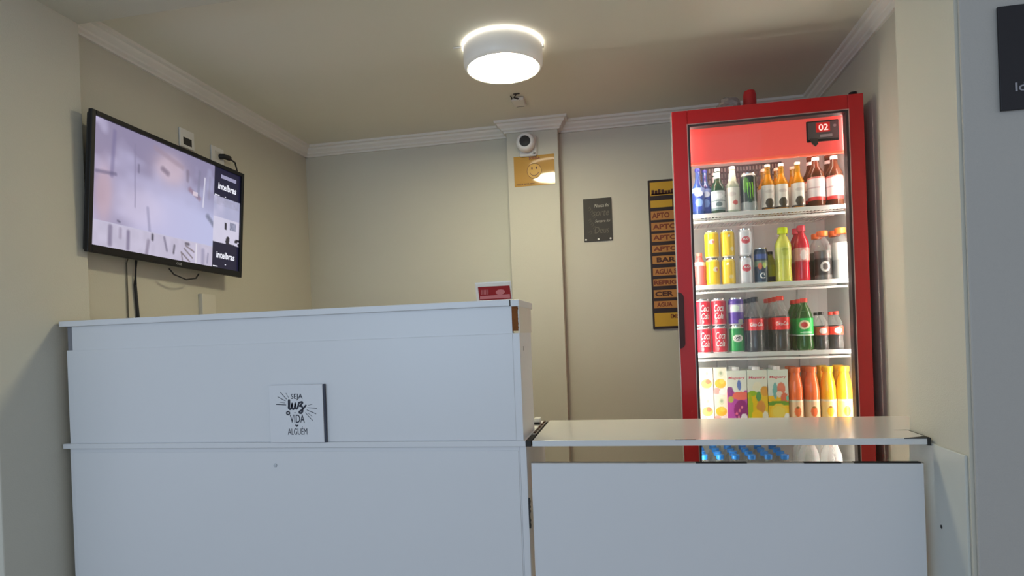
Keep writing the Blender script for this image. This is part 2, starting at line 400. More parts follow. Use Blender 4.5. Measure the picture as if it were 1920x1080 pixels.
# screen picture
sx0, sx1, sz0, sz1 = -TW/2+.017, TW/2-.017, -TH/2+.027, TH/2-.017
def blob(u, v, cu, cv, ru, rv, p=2): 
    d = abs((u-cu)/ru)**p+abs((v-cv)/rv)**p
    return 1/(1+d**2.5) if d < 40 else 0
def hsh(i, j): 
    x = math.sin(i*127.1+j*311.7)*43758.5453; return x-math.floor(x)
def vn(x, y):
    i, j = math.floor(x), math.floor(y); fx, fy = x-i, y-j; fx = fx*fx*(3-2*fx); fy = fy*fy*(3-2*fy)
    return (hsh(i,j)*(1-fx)+hsh(i+1,j)*fx)*(1-fy)+(hsh(i,j+1)*(1-fx)+hsh(i+1,j+1)*fx)*fy
def mixc(a, b, t): return tuple(a[i]*(1-t)+b[i]*t for i in range(3))
def seg_d(u, v, a, b):
    ax, ay = a; bx, by = b; dx, dy = bx-ax, by-ay; q = max(0, min(1, ((u-ax)*dx+(v-ay)*dy)/(dx*dx+dy*dy)))
    return math.hypot(u-ax-q*dx, (v-ay-q*dy)*.57)
NAVY = srgb(22, 20, 52)
def screen_col(u, v):      # u right, v down, 0..1
    US = .775
    if u > US:
        uu = (u-US)/(1-US)
        if v < .285:
            return NAVY
        if v > .745: return NAVY
        w = (v-.285)/.46
        c = mixc(srgb(196, 192, 222), srgb(170, 172, 205), vn(uu*4, w*5))
        if w < .18: c = mixc(c, srgb(150, 145, 165), .5*vn(uu*14, w*20))
        if w > .45: c = mixc(c, srgb(228, 222, 240), .6)
        if .42 < uu < .50 and .52 < w < .68: c = srgb(50, 48, 62)
        if .62 < uu < .86 and .50 < w < .66: c = mixc(srgb(110, 112, 135), srgb(170, 172, 200), vn(uu*20, w*20))
        if w > .80 and uu > .45 and vn(uu*9+3, w*22) > .52: c = srgb(45, 42, 55)
        return c
    if v > .80 and v < .808: return srgb(200, 196, 220) 
    if v > .80:
        c = srgb(205, 198, 222)
        for a, b_, cc, w_ in (((.10,.83),(.10,.97),(130,120,150),.016), ((.20,.84),(.20,.98),(135,125,155),.014), ((.155,.83),(.155,.90),(170,160,185),.012),
                          ((.32,.88),(.31,1.0),(150,140,165),.014), ((.345,.82),(.345,.86),(60,56,74),.011), ((.42,.82),(.44,.93),(130,124,150),.010),
                          ((.49,.87),(.485,.94),(70,64,84),.009), ((.57,.83),(.59,.83),(85,78,90),.012),
                          ((.54,.92),(.60,.99),(120,108,112),.008), ((.56,.88),(.62,.95),(120,108,112),.007), ((.57,.85),(.63,.89),(125,112,116),.007), ((.54,.92),(.55,1.0),(120,108,112),.006),
                          ((.70,.86),(.70,.98),(165,160,190),.018), ((.74,.88),(.735,.97),(150,146,176),.008)):
            d = seg_d(u, v, a, b_); c = mixc(c, srgb(*cc), max(0, 1-(d/w_)**2) if d < w_ else 0)
        if .645 < u < .652: c = srgb(238, 234, 246)
        return mixc(c, srgb(165, 158, 180), .35*vn(u*40, v*14))
    c = mixc(srgb(196, 188, 222), srgb(192, 194, 232), min(1, u*1.4))
    n = .6*vn(u*7, v*5)+.4*vn(u*19, v*13)
    edge = max(0, 1-u*2.4)*.8+max(0, .36-v+.30*u)*1.7
    c = mixc(c, srgb(128, 118, 150), min(.8, edge*n*1.8))
    c = mixc(c, srgb(224, 214, 240), .5*blob(u, v, .27, .62, .14, .16))
    c = mixc(c, srgb(222, 196, 206), .6*blob(u, v, .45, .2, .1, .13))
    c = mixc(c, srgb(208, 176, 186), .6*blob(u, v, .06, .58, .045, .22))
    for a, b_, cc, w_, k in (((.225,.10),(.235,.62),(135,128,160),.006,.6), ((.11,.06),(.10,.42),(112,104,150),.014,.55), ((.02,.42),(.12,.40),(100,94,128),.012,.7),
                       ((.40,.22),(.43,.24),(110,96,120),.022,.7), ((.59,.32),(.66,.37),(150,118,138),.020,.8), ((.57,.16),(.57,.24),(120,108,128),.015,.6),
                       ((.31,.60),(.33,.84),(150,146,180),.012,.7), ((.83-.1,.52),(.775,.58),(120,124,150),.022,.9), ((.70,.16),(.69,.44),(225,222,240),.007,.9),
                       ((.66,.12),(.65,.36),(128,126,154),.014,.6), ((.74,.14),(.735,.34),(150,146,172),.012,.6), ((.25,.26),(.25,.32),(110,104,132),.008,.7),
                       ((.35,.06),(.53,.14),(160,140,158),.02,.6), ((.14,.77),(.15,.775),(90,84,110),.008,.8)):
        d = seg_d(u, v, a, b_)
        if d < w_: c = mixc(c, srgb(*cc), k*(1-(d/w_)**2))
    if .61 < u < .65 and .325 < v < .36: c = mixc(c, srgb(236, 222, 236), .7)
    return c
NU, NV = 220, 126
b = MB(); b.c = []
for j in range(NV+1):
    for i in range(NU+1):
        u, v = i/NU, j/NV
        b.v.append((sx0+(sx1-sx0)*u, .009, sz1+(sz0-sz1)*v))
        b.c.append(tuple(.92*q for q in screen_col(u, v)))
for j in range(NV):
    for i in range(NU):
        a = j*(NU+1)+i; b.f.append((a, a+NU+1, a+NU+2, a+1))
scr = b.build('screen', SCREEN, t)
GW = mat('screen_white', (.01, .01, .01), .4, emit=(.86, .86, .95), es=1.0)
GG = mat('screen_grey', (.01, .01, .01), .4, emit=srgb(150, 148, 178), es=1.0)
def sp(u, v): return sx0+(sx1-sx0)*u, sz1+(sz0-sz1)*v
x, z = sp(.885, .175); text('intelbras', .030, .125, GW, scr, x, .009, z, bold=.0012, name='screen_lettering', shear=.1)
x, z = sp(.885, .865); text('intelbras', .030, .125, GW, scr, x, .009, z, bold=.0012, name='screen_lettering', shear=.1)
b = MB()
x, z = sp(.895, .075); b.box(x-.052, x+.052, .0080, .0088, z-.008, z+.008)
b.build('screen_caption', GG, scr)
b = MB()
for u, v, w in ((.80, .275, .03), (.80, .985, .03), (.885, .955, .008), (.87, .27, .006)):
    x, z = sp(u, v); MB().box(x-w/2, x+w/2, .0080, .0088, z-.002, z+.002).build('screen_caption', GW, scr)

# wall outlets and cables on the left wall
def outlet(y, z, label):
    t = thing('wall_outlet', label, 'outlet', (XL, y, z))
    MB().box(.0005, .009, -.045, .045, -.04, .04).build('plate', WHITEP, t, bevel=.003)
    return t
t = outlet(2.405, 1.960, 'white wall outlet plate with a dark empty socket above the television')
MB().box(.0086, .0096, -.026, .026, -.028, .004).build('socket', BLACKM, t)
t = outlet(2.610, 1.945, 'white wall outlet plate with a black plug above the right end of the television')
MB().box(.0086, .010, -.02, .02, -.02, .02).build('socket', mat('cream_socket', (.62, .6, .55), .4), t)
c_ = MB().tube([(XL+.012, 2.62, 1.944), (XL+.030, 2.625, 1.944), (XL+.034, 2.66, 1.944)], .012, 10)
c_.tube([(XL+.034, 2.655, 1.944), (XL+.034, 2.70, 1.935), (XL+.034, 2.715, 1.90), (XL+.03, 2.69, 1.85), (XL+.028, 2.60, 1.80), (XL+.03, 2.50, 1.75)], .004, 8)
tag(c_.build('power_cord', BLACKM, smooth=True), 'black plug and cord curving from the right outlet behind the television', 'cord')
tag(MB().tube([(XL+.03, 2.15, 1.45), (XL+.015, 2.082, 1.40), (XL+.008, 2.08, 1.30), (XL+.008, 2.088, 1.18), (XL+.008, 2.09, .80)], .0055, 8).build('black_cable', BLACKM, smooth=True),
    'thick black cable hanging down the wall below the television', 'cable')
tag(MB().tube([(XL+.02, 2.06, 1.45), (XL+.005, 2.045, 1.38), (XL+.004, 2.043, .80)], .0024, 6).build('thin_cable', mat('olive_cable', (.12, .11, .08), .6), smooth=True),
    'thin dull cable running down the wall just left of the thick black cable', 'cable')
tag(MB().tube([(-1.80, 2.20, 1.372), (-1.795, 2.22, 1.350), (-1.795, 2.29, 1.335), (-1.795, 2.35, 1.345), (-1.80, 2.375, 1.366)], .003, 8).build('cable_loop', BLACKM, smooth=True),
    'short black cable loop sagging under the television bottom edge', 'cable')
t = thing('cable_duct', 'white plastic cable duct on the left wall behind the tall counter', 'cable duct', (XL, 2.49, .8))
MB().box(.0005, .020, -.045, .045, 0, .488).build('channel', mat('duct_cream', (.66, .63, .55), .5), t, bevel=.002)
MB().box(.0004, .006, .048, .058, .3, .49).build('side_edge', WALL, t)

# ================================================================ CEILING LAMP
LX, LY = -.449, 2.468
t = thing('ceiling_lamp', 'round white drum lamp glowing under the ceiling', 'lamp', (LX, LY, ZC))
MB().lathe([(.158, -.0085), (.1605, -.012), (.1605, -.066), (.1585, -.083), (.153, -.093), (.147, -.0965), (.1425, -.095), (.136, -.086), (.136, -.0085)], 64).build('drum', mat('lamp_white', (.84, .81, .76), .35, emit=(1, .93, .82), es=.07), t, smooth=True)
MB().lathe([(0, -.088), (.1425, -.088), (.1425, -.0945), (0, -.0955)], 64).build('diffuser', mat('lamp_diffuser', (.9, .9, .8), .5, emit=(1.0, .93, .62), es=70), t, smooth=True)
MB().lathe([(.146, -.0025), (.1635, -.0025), (.1635, -.0065), (.146, -.0065)], 64, cap=False).build('glow_ring', mat('lamp_ring', (.9, .9, .85), .5, emit=(1.0, .95, .82), es=6), t)
b = MB(); b.box(-.198, -.158, -.040, -.032, -.006, -.001); b.build('mounting_tab', WHITEP, t, bevel=.001)
MB().box(.161, .167, -.005, .008, -.026, -.012).build('side_clip', STEEL, t)
# sensor on the ceiling behind the lamp
t = thing('ceiling_sensor', 'small white sensor box with dark scribbled wires on the ceiling behind the lamp', 'sensor', (-.485, 3.03, ZC))
MB().box(-.032, .032, -.02, .075, -.018, -.0005).build('box', PLASTER, t, bevel=.006)
MB().box(-.020, .020, .0755, .079, -.017, -.012).build('slot', mat('dull_grey', (.25, .24, .22), .5), t)
b = MB(); b.tube([(-.028, -.045, -.004), (-.024, -.03, -.012), (-.03, -.01, -.008)], .003, 6)
b.tube([(0, -.055, -.004), (-.012, -.04, -.012), (.008, -.03, -.016), (-.004, -.015, -.010), (.012, -.012, -.016)], .0035, 6)
b.tube([(-.012, -.06, -.003), (.02, -.062, -.004)], .0025, 6); b.build('wires', mat('brown_wire', (.03, .02, .015), .6), t)

# ================================================================ CCTV CAMERA on the column
t = thing('security_camera', 'white round security camera with black lens at the column top', 'camera', (-.492, CY, 2.088))
MB().box(-.048, .050, -.020, 0, -.062, .050).build('base_box', WHITEP, t, bevel=.010)
MB().lathe([(.0, -.020), (.040, -.020), (.0495, -.032), (.0515, -.055), (.047, -.074), (.038, -.082), (.031, -.083), (.0285, -.078), (0, -.078)], 40, (-.005, 0, .004), 'y').build('housing', mat('camera_white', (.80, .79, .78), .3), t, smooth=True)
MB().lathe([(0, -.079), (.0285, -.079), (.0285, -.081), (.015, -.083), (0, -.084)], 32, (-.005, 0, .004), 'y').build('lens', BLACKM, t, smooth=True)
MB().lathe([(0, -.022), (.007, -.022), (.006, -.026), (0, -.027)], 16, (.036, 0, -.048), 'y').build('screw', mat('dull_grey', (0, 0, 0)), t)
# yellow smile sign
t = thing('smile_sign', 'glossy yellow notice with a smiling face under the security camera', 'sign', (-.463, CY, 1.95))
hw, hh = .1125, .083
b = MB(); N = 16
for j in range(N+1):
    for i in range(N+1):
        x = -hw+2*hw*i/N; z = -hh+2*hh*j/N
        b.v.append((x, -.0015, z))
for j in range(N):
    for i in range(N):
        a = j*(N+1)+i; b.f.append((a, a+1, a+N+2, a+N+1))
YS = mat('yellow_sign', srgb(186, 134, 0), .5, coat=1)
YS.node_tree.nodes['Principled BSDF'].inputs['Coat Roughness'].default_value = .05
b.build('sheet', YS, t, smooth=True)
b = MB(); ring = []
for k in range(33): a = 2*PI*k/32; ring.append((.0+.040*math.cos(a), -.002+.041*math.sin(a)))
stroke(b, ring, .0026, -.0028, False); b.build('face_ring', mat('sign_brown', srgb(120, 78, 10), .5), t)
b = MB(); disc(b, 0, -.002, .038, .039, -.0023, 32); b.build('face', mat('sign_face', srgb(206, 154, 40), .4), t)
b = MB(); disc(b, -.012, .013, .004, .0075, -.0032); disc(b, .012, .014, .004, .0075, -.0032)
stroke(b, [(.025*math.cos(a), -.004+.023*math.sin(a)) for a in [PI*(1.10+.8*k/12) for k in range(13)]], .0028, -.0032)
b.build('eyes_and_mouth', mat('sign_dark', srgb(80, 30, 14), .5), t)
text('SORRIA', .015, .062, mat('sign_red', srgb(120, 26, 20), .5), t, .004, -.002, .068, bold=.0006)
text('VOCÊ ESTÁ SEN', .009, .100, MATS['sign_dark'], t, -.052, -.002, -.070, bold=.0004)
# black poster on the back wall
t = thing('black_notice', 'small dark notice with chalk writing on the back wall right of the column', 'notice', (-.1305, YB, 1.67))
MB().box(-.0775, .0775, -.006, -.0005, -.118, .118).build('board', mat('notice_black', srgb(48, 42, 34), .55, noise=.15, nscale=12), t)
CH = mat('chalk_white', srgb(200, 195, 180), .6); CG = mat('chalk_grey', srgb(104, 98, 86), .7)
text('Nunca foi', .019, .083, CH, t, .024, -.006, .077, shear=.3)
text('Sempre foi', .019, .083, CH, t, .026, -.006, -.010, shear=.3)
text('sorte', .030, .090, CG, t, .018, -.006, .035, shear=.3)
text('Deus', .036, .080, CG, t, .020, -.006, -.058, shear=.2)
b = MB()
for k in range(7): 
    cx, cz = -.052+.012*(k % 3), .062-.022*k; stroke(b, [(cx, cz), (cx+.012, cz+.012), (cx+.016, cz-.004), (cx+.004, cz-.010)], .0016, -.0066, False)
b.build('chalk_drawing', CG, t)
for x in (-.068, .0, .066):
    MB().lathe([(0, -.0062), (.0058, -.0062), (.005, -.011), (0, -.012)], 14, (x, 0, -.108), 'y').build('stud', mat('stud_white', (.85, .83, .78), .2), t, smooth=True)
# menu board partly behind the fridge
t = thing('price_board', 'tall dark price board with yellow rows partly hidden behind the red fridge', 'board', (.145, YB, 1.055))
BW, BH = .40, .806
MB().box(0, BW, -.012, -.0005, 0, BH).build('board', mat('board_brown', srgb(40, 20, 18), .5), t, bevel=.002)
rows = [(80, 165, ''), (195, 240, ''), (262, 318, 'APTO'), (335, 388, 'APTO'), (405, 455, 'APTO'), (478, 523, 'APTO'), (545, 595, 'BAR'), (620, 670, 'AGUA S'), (690, 735, 'REFRIG'), (760, 810, 'CER'), (830, 875, 'AGUA'), (905, 990, '')]
YR = mat('row_yellow', srgb(205, 160, 40), .5); YO2 = mat('row_ochre', srgb(186, 128, 62), .5)
RDI = mat('row_rust_ink', srgb(120, 52, 20), .5)
zf = lambda y: BH*(1-(y-65)/940)
for k, (a, c, s) in enumerate(rows):
    x0 = .010; x1 = BW-.012
    if k == 1: x1 = .125
    MB().box(x0, x1, -.0135, -.0118, zf(c), zf(a)).build('row_strip', YR if k in (0, 1, 11) else YO2, t)
    if s:
        w = {'APTO': .126, 'BAR': .100, 'AGUA S': .115, 'REFRIG': .118, 'CER': .096, 'AGUA': .082}[s]
        x = {'APTO': .080, 'BAR': .082, 'AGUA S': .078, 'REFRIG': .073, 'CER': .066, 'AGUA': .066}[s]
        if k == 2: w, x = .092, .062
        text(s, (zf(a)-zf(c))*.62, w, INK if s in ('BAR', 'CER') else RDI, t, x, -.0135, (zf(a)+zf(c))/2, bold=.0014)
text('EMB', .022, .04, RDI, t, .115, -.0135, zf(928), bold=.0005)
b = MB()
for q in range(7):      # skyline silhouette in the top row
    x = .018+q*.017; h = .018+.012*hsh(q, 3); b.box(x, x+.014, -.0145, -.0136, zf(158), zf(158)+h)
b.box(.016, .14, -.0145, -.0136, zf(160), zf(158)+.006); b.build('skyline_print', INK, t)
# dark poster on the lobby wall
t = thing('lobby_poster', 'large black poster with pale lettering on the right lobby wall', 'poster', (.819, 1.525, 1.497))
MB().box(0, .42, -.006, -.0005, 0, .226).build('board', mat('poster_black', srgb(22, 20, 28), .5), t, bevel=.001)
text('Ide', .019, .037, mat('poster_grey', srgb(150, 148, 155), .5), t, .0465, -.006, .0485, bold=.0006)

# ================================================================ FRIDGE
FX0, FX1, FY0, FYB, FZ = .217, .945, 2.633, 3.13, 1.945
t = fr = thing('drinks_fridge', 'tall red upright drinks fridge with a glass door full of drinks', 'fridge', ((FX0+FX1)/2, 2.9, 0))
cx, cyy = (FX0+FX1)/2, 2.9
def fb(x0, x1, y0, y1, z0, z1, mb=None): return (mb or MB()).box(x0-cx, x1-cx, y0-cyy, y1-cyy, z0, z1)
IX0, IX1, IY0, IY1, IZ0, IZ1 = .268, .922, 2.684, 3.085, .275, 1.905
b = MB()
fb(.2585, IX0-.004, 2.684, FYB, .08, FZ, b); fb(IX1+.004, FX1, 2.684, FYB, .08, FZ, b)
fb(IX0-.004, IX1+.004, 2.684, FYB, IZ1+.004, FZ, b); fb(IX0-.004, IX1+.004, 2.684, FYB, .08, IZ0-.004, b); fb(IX0-.004, IX1+.004, IY1+.004, FYB, IZ0-.004, IZ1+.004, b)
b.build('cabinet', RED, t)
b = MB()
fb(IX0-.003, IX0, 2.684, IY1, IZ0, IZ1, b); fb(IX1, IX1+.003, 2.684, IY1, IZ0, IZ1, b); fb(IX0, IX1, IY1, IY1+.003, IZ0, IZ1, b)
fb(IX0, IX1, 2.684, IY1, IZ0-.003, IZ0, b); fb(IX0, IX1, 2.684, IY1, IZ1, IZ1+.003, b)
b.build('liner', LINER, t)
b = MB()
for x in (.42, .56, .79): fb(x, x+.045, IY1-.012, IY1, IZ0, 1.74, b)
b.build('back_rib', LINER, t, bevel=.004)
b = MB()      # evaporator grille at the top of the back
for q in range(26): fb(.36+q*.014, .366+q*.014, IY1-.06, IY1-.055, 1.66, 1.80, b)
for q in range(6): fb(.35, .73, IY1-.062, IY1-.053, 1.66+q*.027, 1.666+q*.027, b)
b.build('fan_grille', mat('grille_dark', (.10, .09, .09), .5), t)
# header
b = MB(); fb(.282, .912, 2.700, 2.714, 1.742, 1.905, b); hd = b.build('header_panel', REDD, t, bevel=.003)
fb(.282, .912, 2.696, 2.716, 1.735, 1.745).build('header_lip', mat('red_lip', srgb(235, 80, 60), .3, emit=srgb(245, 110, 80), es=.55), t, bevel=.002)
ctl = fb(.750, .874, 2.694, 2.702, 1.787, 1.872).build('controller', BLACK, t, bevel=.004)
fb(.756, .868, 2.6925, 2.695, 1.797, 1.866).build('controller_face', mat('ctl_grey', (.16, .13, .13), .35), ctl)
fb(.786, .838, 2.691, 2.6935, 1.824, 1.862).build('controller_window', mat('ctl_red', (.25, .01, .01), .3, emit=srgb(200, 20, 20), es=.8), ctl)
RDG = mat('ctl_digit', (.5, .1, .1), .3, emit=(1, .55, .5), es=1.6)
text('02', .026, .036, RDG, ctl, .813-cx, 2.6905-cyy, 1.842, bold=.0006, name='digits')
fb(.800, .846, 2.691, 2.6935, 1.803, 1.814).build('controller_mark', mat('ctl_pale', (.5, .42, .42), .4), ctl)
b = MB().lathe([(0, 0), (.006, 0), (.006, -.002), (0, -.002)], 12, (.856-cx, 2.693-cyy, 1.846), 'y'); b.build('controller_mark', mat('ctl_pale', (.5, .42, .42), .4), ctl)
b = MB(); b.prism([(.760, 1.80), (.79, 1.80), (.792, 1.778), (.782, 1.768), (.770, 1.779)], 2.690, 2.696, lambda u, v, a: (u-cx, a-cyy, v)); b.build('controller_tab', mat('ctl_dark', (.06, .045, .045), .4), ctl)
# led tubes
LEDM = mat('led_tube', (1, 1, 1), .5, emit=(1.0, 1.0, .92), es=34)
for x in (.281, .8955):
    MB().lathe([(0, .36), (.0065, .36), (.0065, 1.88), (0, 1.88)], 12, (x-cx, 2.697-cyy, 0)).build('light_tube', LEDM, t, smooth=True)
MB().box(.30-cx, .90-cx, 2.722-cyy, 2.734-cyy, 1.742, 1.750).build('light_strip', mat('led_strip', (1, 1, 1), .5, emit=(1, 1, .92), es=20), t)
# shelves
SZ = [1.528, 1.226, .938, .642, .292]
for k, z in enumerate(SZ):
    b = MB()
    for q in range(44): fb(.277+q*.0147, .2796+q*.0147, 2.725, 3.07, z-.0035, z, b)
    for y in (2.80, 2.92, 3.06): fb(.272, .914, y, y+.005, z-.0075, z-.0035, b)
    sh = b.build('shelf', WIREW, t)
    fb(.270, .916, 2.716, 2.725, z-.013, z+.004).build('shelf_front', WIREW, sh, bevel=.001)
    fb(.275, .90, 2.745, 2.751, z-.030, z-.022).build('shelf_rail', WIREW, sh)
    if k < 4:
        for x in (.272, .910):
            b = MB().prism([(2.72, z-.014), (2.80, z-.014), (2.735, z-.065), (2.725, z-.065)], x-cx, x-cx+.004, lambda u, v, a: (a, u-cyy, v)); b.build('shelf_bracket', WIREW, sh)
# door
DOX0, DOX1, DOZ0, DOZ1 = .279, .888, .26, 1.885
b = MB(); b.box(FX0-cx, DOX0-cx, FY0-cyy, 2.68-cyy, .14, FZ); b.box(DOX1-cx, FX1-cx, FY0-cyy, 2.68-cyy, .14, FZ)
b.box(DOX0-cx, DOX1-cx, FY0-cyy, 2.68-cyy, DOZ1, FZ); b.box(DOX0-cx, DOX1-cx, FY0-cyy, 2.68-cyy, .14, DOZ0)
door = b.build('door', RED, t, bevel=.003)
b = MB(); b.frame(DOX0-cx, DOX1-cx, DOZ0, DOZ1, .0085, FY0-cyy+.0015, 2.672-cyy); b.build('gasket', GASKET, door)
b = MB(); b.frame(DOX0-.0035-cx, DOX1+.0035-cx, DOZ0-.003, DOZ1+.003, .0032, FY0-cyy-.0012, FY0-cyy+.004); b.build('trim_line', mat('pink_metal', (.62, .42, .40), .3, metal=.6), door)
MB().box(DOX0+.004-cx, DOX1-.004-cx, 2.650-cyy, 2.655-cyy, DOZ0+.004, DOZ1-.004).build('glass', pane('door_glass', .05), door)
b = MB(); pts = []
for k in range(13): a = PI*k/12; pts.append((.003+.019*math.sin(a)*1.0, 1.175+.026*math.cos(a)))
pts = [(.001, 1.201)]+[(.022*math.sin(PI/2*k/6)+.001, 1.18+.021*math.cos(PI/2*k/6)) for k in range(7)]+[(.022*math.cos(PI/2*k/6)+.001, .99-.021*math.sin(PI/2*k/6)) for k in range(7)]
b.prism([(FX0-cx+u-.002, v) for u, v in pts], FY0-cyy-.002, FY0-cyy+.02, lambda u, v, a: (u, a, v)); b.build('handle', mat('handle_maroon', srgb(60, 14, 12), .5), door, bevel=.001)
MB().box(FX0-cx-.002, FX0-cx, FY0-cyy+.002, 2.678-cyy, .142, 1.943).build('left_edge_trim', mat('silver_trim', (.72, .66, .66), .25, metal=.5), door)
for z0 in (1.947, .125):
    b = MB(); b.lathe([(0, 0), (.017, 0), (.015, .010), (0, .012)], 16, (FX1-.03-cx, 2.656-cyy, z0)); b.build('hinge', BLACK, door, smooth=True)
b = MB()
for q in range(7): b.box(FX0+.06-cx, FX1-.06-cx, 2.690-cyy-.012, 2.684-cyy, .09+q*.006, .093+q*.006)
b.build('lower_grille', BLACKM, t)
for x in (.285, .90):
    for y in (2.73, 3.07): MB().lathe([(0, 0), (.02, 0), (.02, .01), (.01, .015), (.01, .08), (0, .08)], 14, (x-cx, y-cyy, 0)).build('foot', BLACKM, t)

# things lying on top of the fridge
def crumple(rx, ry, rz, seed, seg=18, ring=10):
    b = MB()
    for j in range(ring+1):
        ph = PI*j/ring
        for i in range(seg):
            th = 2*PI*i/seg; k = .78+.40*vn(seed+3*math.cos(th)+5, 3*math.sin(th)+4*ph)
            b.v.append((rx*k*math.sin(ph)*math.cos(th), ry*k*math.sin(ph)*math.sin(th), rz+rz*k*math.cos(ph)*.98 if j < ring else .0))
    for j in range(ring):
        for i in range(seg): l = (i+1) % seg; b.f.append((j*seg+i, j*seg+l, (j+1)*seg+l, (j+1)*seg+i))
    return b
tag(crumple(.052, .045, .036, 2).build('plastic_bag', see('bag_plastic', (.30, .25, .24), .45, .2), loc=(.462, 2.745, FZ+.001)),
    'crumpled clear plastic bag lying on top of the fridge', 'bag')
t = thing('red_tin', 'red cylindrical tin standing on top of the fridge beside the bag', 'tin', (.548, 2.755, FZ))
MB().lathe([(0, 0), (.026, 0), (.027, .004), (.027, .075), (.022, .094), (.010, .100), (0, .100)], 26).build('body', mat('tin_red', srgb(165, 18, 30), .3), t, smooth=True)
MB().lathe([(.0275, .012), (.0278, .012), (.0278, .030), (.0275, .030)], 26, cap=False).build('label_band', mat('tin_grey', (.45, .40, .40), .4), t)
tag(MB().box(-.055, .055, -.03, .04, 0, .006).build('folded_cloth', mat('cloth_maroon', srgb(110, 24, 30), .8, noise=.2, nscale=30), loc=(.505, 2.745, FZ+.0005)), 'dark red folded cloth under the bag on the fridge', 'cloth')

# ================================================================ DRINKS
def painter(base, bands=(), blobs=()):
    def f(u, v):
        c = srgb(*base)
        for v0, v1, cc in bands:
            if v0 <= v <= v1: c = srgb(*cc)
        for cu, cv, ru, rv, cc in blobs:
            if ((u-cu)/ru)**2+((v-cv)/rv)**2 <= 1: c = srgb(*cc)
        return c
    return f
def skin(r, z0, z1, paint, name, parent, m=PRINT, nu=72, nv=36, rz=None):
    """printed sleeve: u runs 0..1 around, .5 faces the room"""
    b = MB(); b.c = []
    for j in range(nv+1):
        v = j/nv; rr = rz(v) if rz else r
        for i in range(nu):
            u = i/nu; a = 2*PI*(u-.5)
            b.v.append((rr*math.sin(a), -rr*math.cos(a), z0+(z1-z0)*v)); b.c.append(paint(u, v))
    for j in range(nv):
        for i in range(nu):
            l = (i+1) % nu; b.f.append((j*nu+i, j*nu+l, (j+1)*nu+l, (j+1)*nu+i))
    return b.build(name, m, parent, smooth=True)
ALU = mat('can_aluminium', (.75, .75, .75), .22, metal=1)
WI = mat('white_ink', (.85, .84, .82), .4); BI = mat('black_ink', (.02, .02, .03), .4); RI = mat('red_ink', srgb(196, 30, 40), .4)
def can(r, h, paint, words=(), extra=None):
    t = bpy.data.objects.new('drink_can', None); COL.objects.link(t)
    def rz(v): return r*(.86+.14*min(1, v/.07)) if v < .07 else (r*(.84+.16*min(1, (1-v)/.09)) if v > .91 else r)
    skin(r, .003, h-.005, paint, 'body', t, PRINTM, rz=rz)
    MB().lathe([(0, .002), (r*.75, 0), (r*.86, .0035), (r*.8, .006)], 28, cap=False).build('base', ALU, t, smooth=True)
    ld = MB().lathe([(0, h-.005), (r*.74, h-.005), (r*.80, h), (r*.86, h), (r*.855, h-.0055)], 28, cap=False).build('lid', ALU, t, smooth=True)
    for s, hh_, w, z, m, sh in words: text(s, hh_, w, m, t, 0, 0, z, bold=.0003, shear=sh, wrap=r+.0005)
    if extra: extra(t, r, h)
    return t
def ringprof(prof): return prof
def bottle(h, r, shape, body, cap, capr, caph, label=None, words=(), liquid=None, seg=30, name='drink_bottle', neckfoil=None):
    """shape: list of (radius fraction, height fraction)"""
    t = bpy.data.objects.new(name, None); COL.objects.link(t)
    P = [(0, 0)]+[(r*a, h*c) for a, c in shape]
    gb = MB().lathe(P, seg).build('body', body, t, smooth=True)
    if liquid:
        lv, m = liquid
        Q = [(0, .003)]+[(r*a*.97, max(.003, h*c)) for a, c in shape if c <= lv]
        a0 = next(a for a, c in shape[::-1] if c <= lv); Q += [(r*a0*.97, h*lv), (0, h*lv)]
        MB().lathe(Q, seg).build('liquid', m, gb, smooth=True)
    zt = h*shape[-1][1]
    MB().lathe([(capr*.98, zt-caph*.75), (capr, zt-caph*.7), (capr, zt+caph*.25), (capr*.9, zt+caph*.35), (0, zt+caph*.35)], 22, cap=False).build('cap', cap, t, smooth=True)
    if label:
        z0, z1, k, p = label[:4]
        if callable(k): skin(r, h*z0, h*z1, p, 'label', t, rz=k)
        else: skin(r*k, h*z0, h*z1, p, 'label', t)
        for s, hh_, w, z, m, sh in words: text(s, hh_, w, m, t, 0, 0, z, bold=.0003, shear=sh, wrap=r*(k if not callable(k) else 1)+.0006)
    if neckfoil:
        z0, z1, r0, r1, p = neckfoil; MB().lathe([(r0, h*z0), (r1, h*z1)], 22, cap=False).build('neck_label', p, t, smooth=True)
    return t
BEER = [(.92, 0), (1, .02), (1, .56), (.93, .62), (.55, .72), (.42, .80), (.38, .95), (.42, .955), (.42, .985), (.40, 1)]
PET = [(.70, 0), (.86, .015), (.96, .05), (1, .12), (.95, .2), (.92, .3), (.97, .37), (1, .42), (1, .62), (.96, .66), (.80, .76), (.52, .86), (.36, .91), (.34, .93), (.42, .935), (.42, .945), (.34, .95), (.34, 1)]
PETS = [(.72, 0), (.88, .02), (1, .07), (.95, .16), (.90, .30), (.97, .38), (1, .44), (1, .60), (.95, .66), (.70, .78), (.48, .86), (.42, .90), (.50, .91), (.42, .92), (.42, 1)]
WATER = [(.80, 0), (.98, .02), (1, .06), (.96, .09), (1, .12), (.96, .18), (1, .24), (1, .55), (.96, .60), (1, .66), (.94, .76), (.62, .88), (.40, .93), (.38, 1)]
JUICE = [(.92, 0), (1, .015), (1, .44), (.97, .47), (1, .50), (.97, .62), (.84, .76), (.66, .86), (.60, .90), (.60, 1)]
FITR = [(.85, 0), (.98, .02), (1, .07), (.96, .20), (.93, .33), (1, .45), (1, .66), (.92, .74), (.62, .84), (.42, .89), (.38, .93), (.38, 1)]
def M(n, c, r=.3): return mat(n, srgb(*c), r)
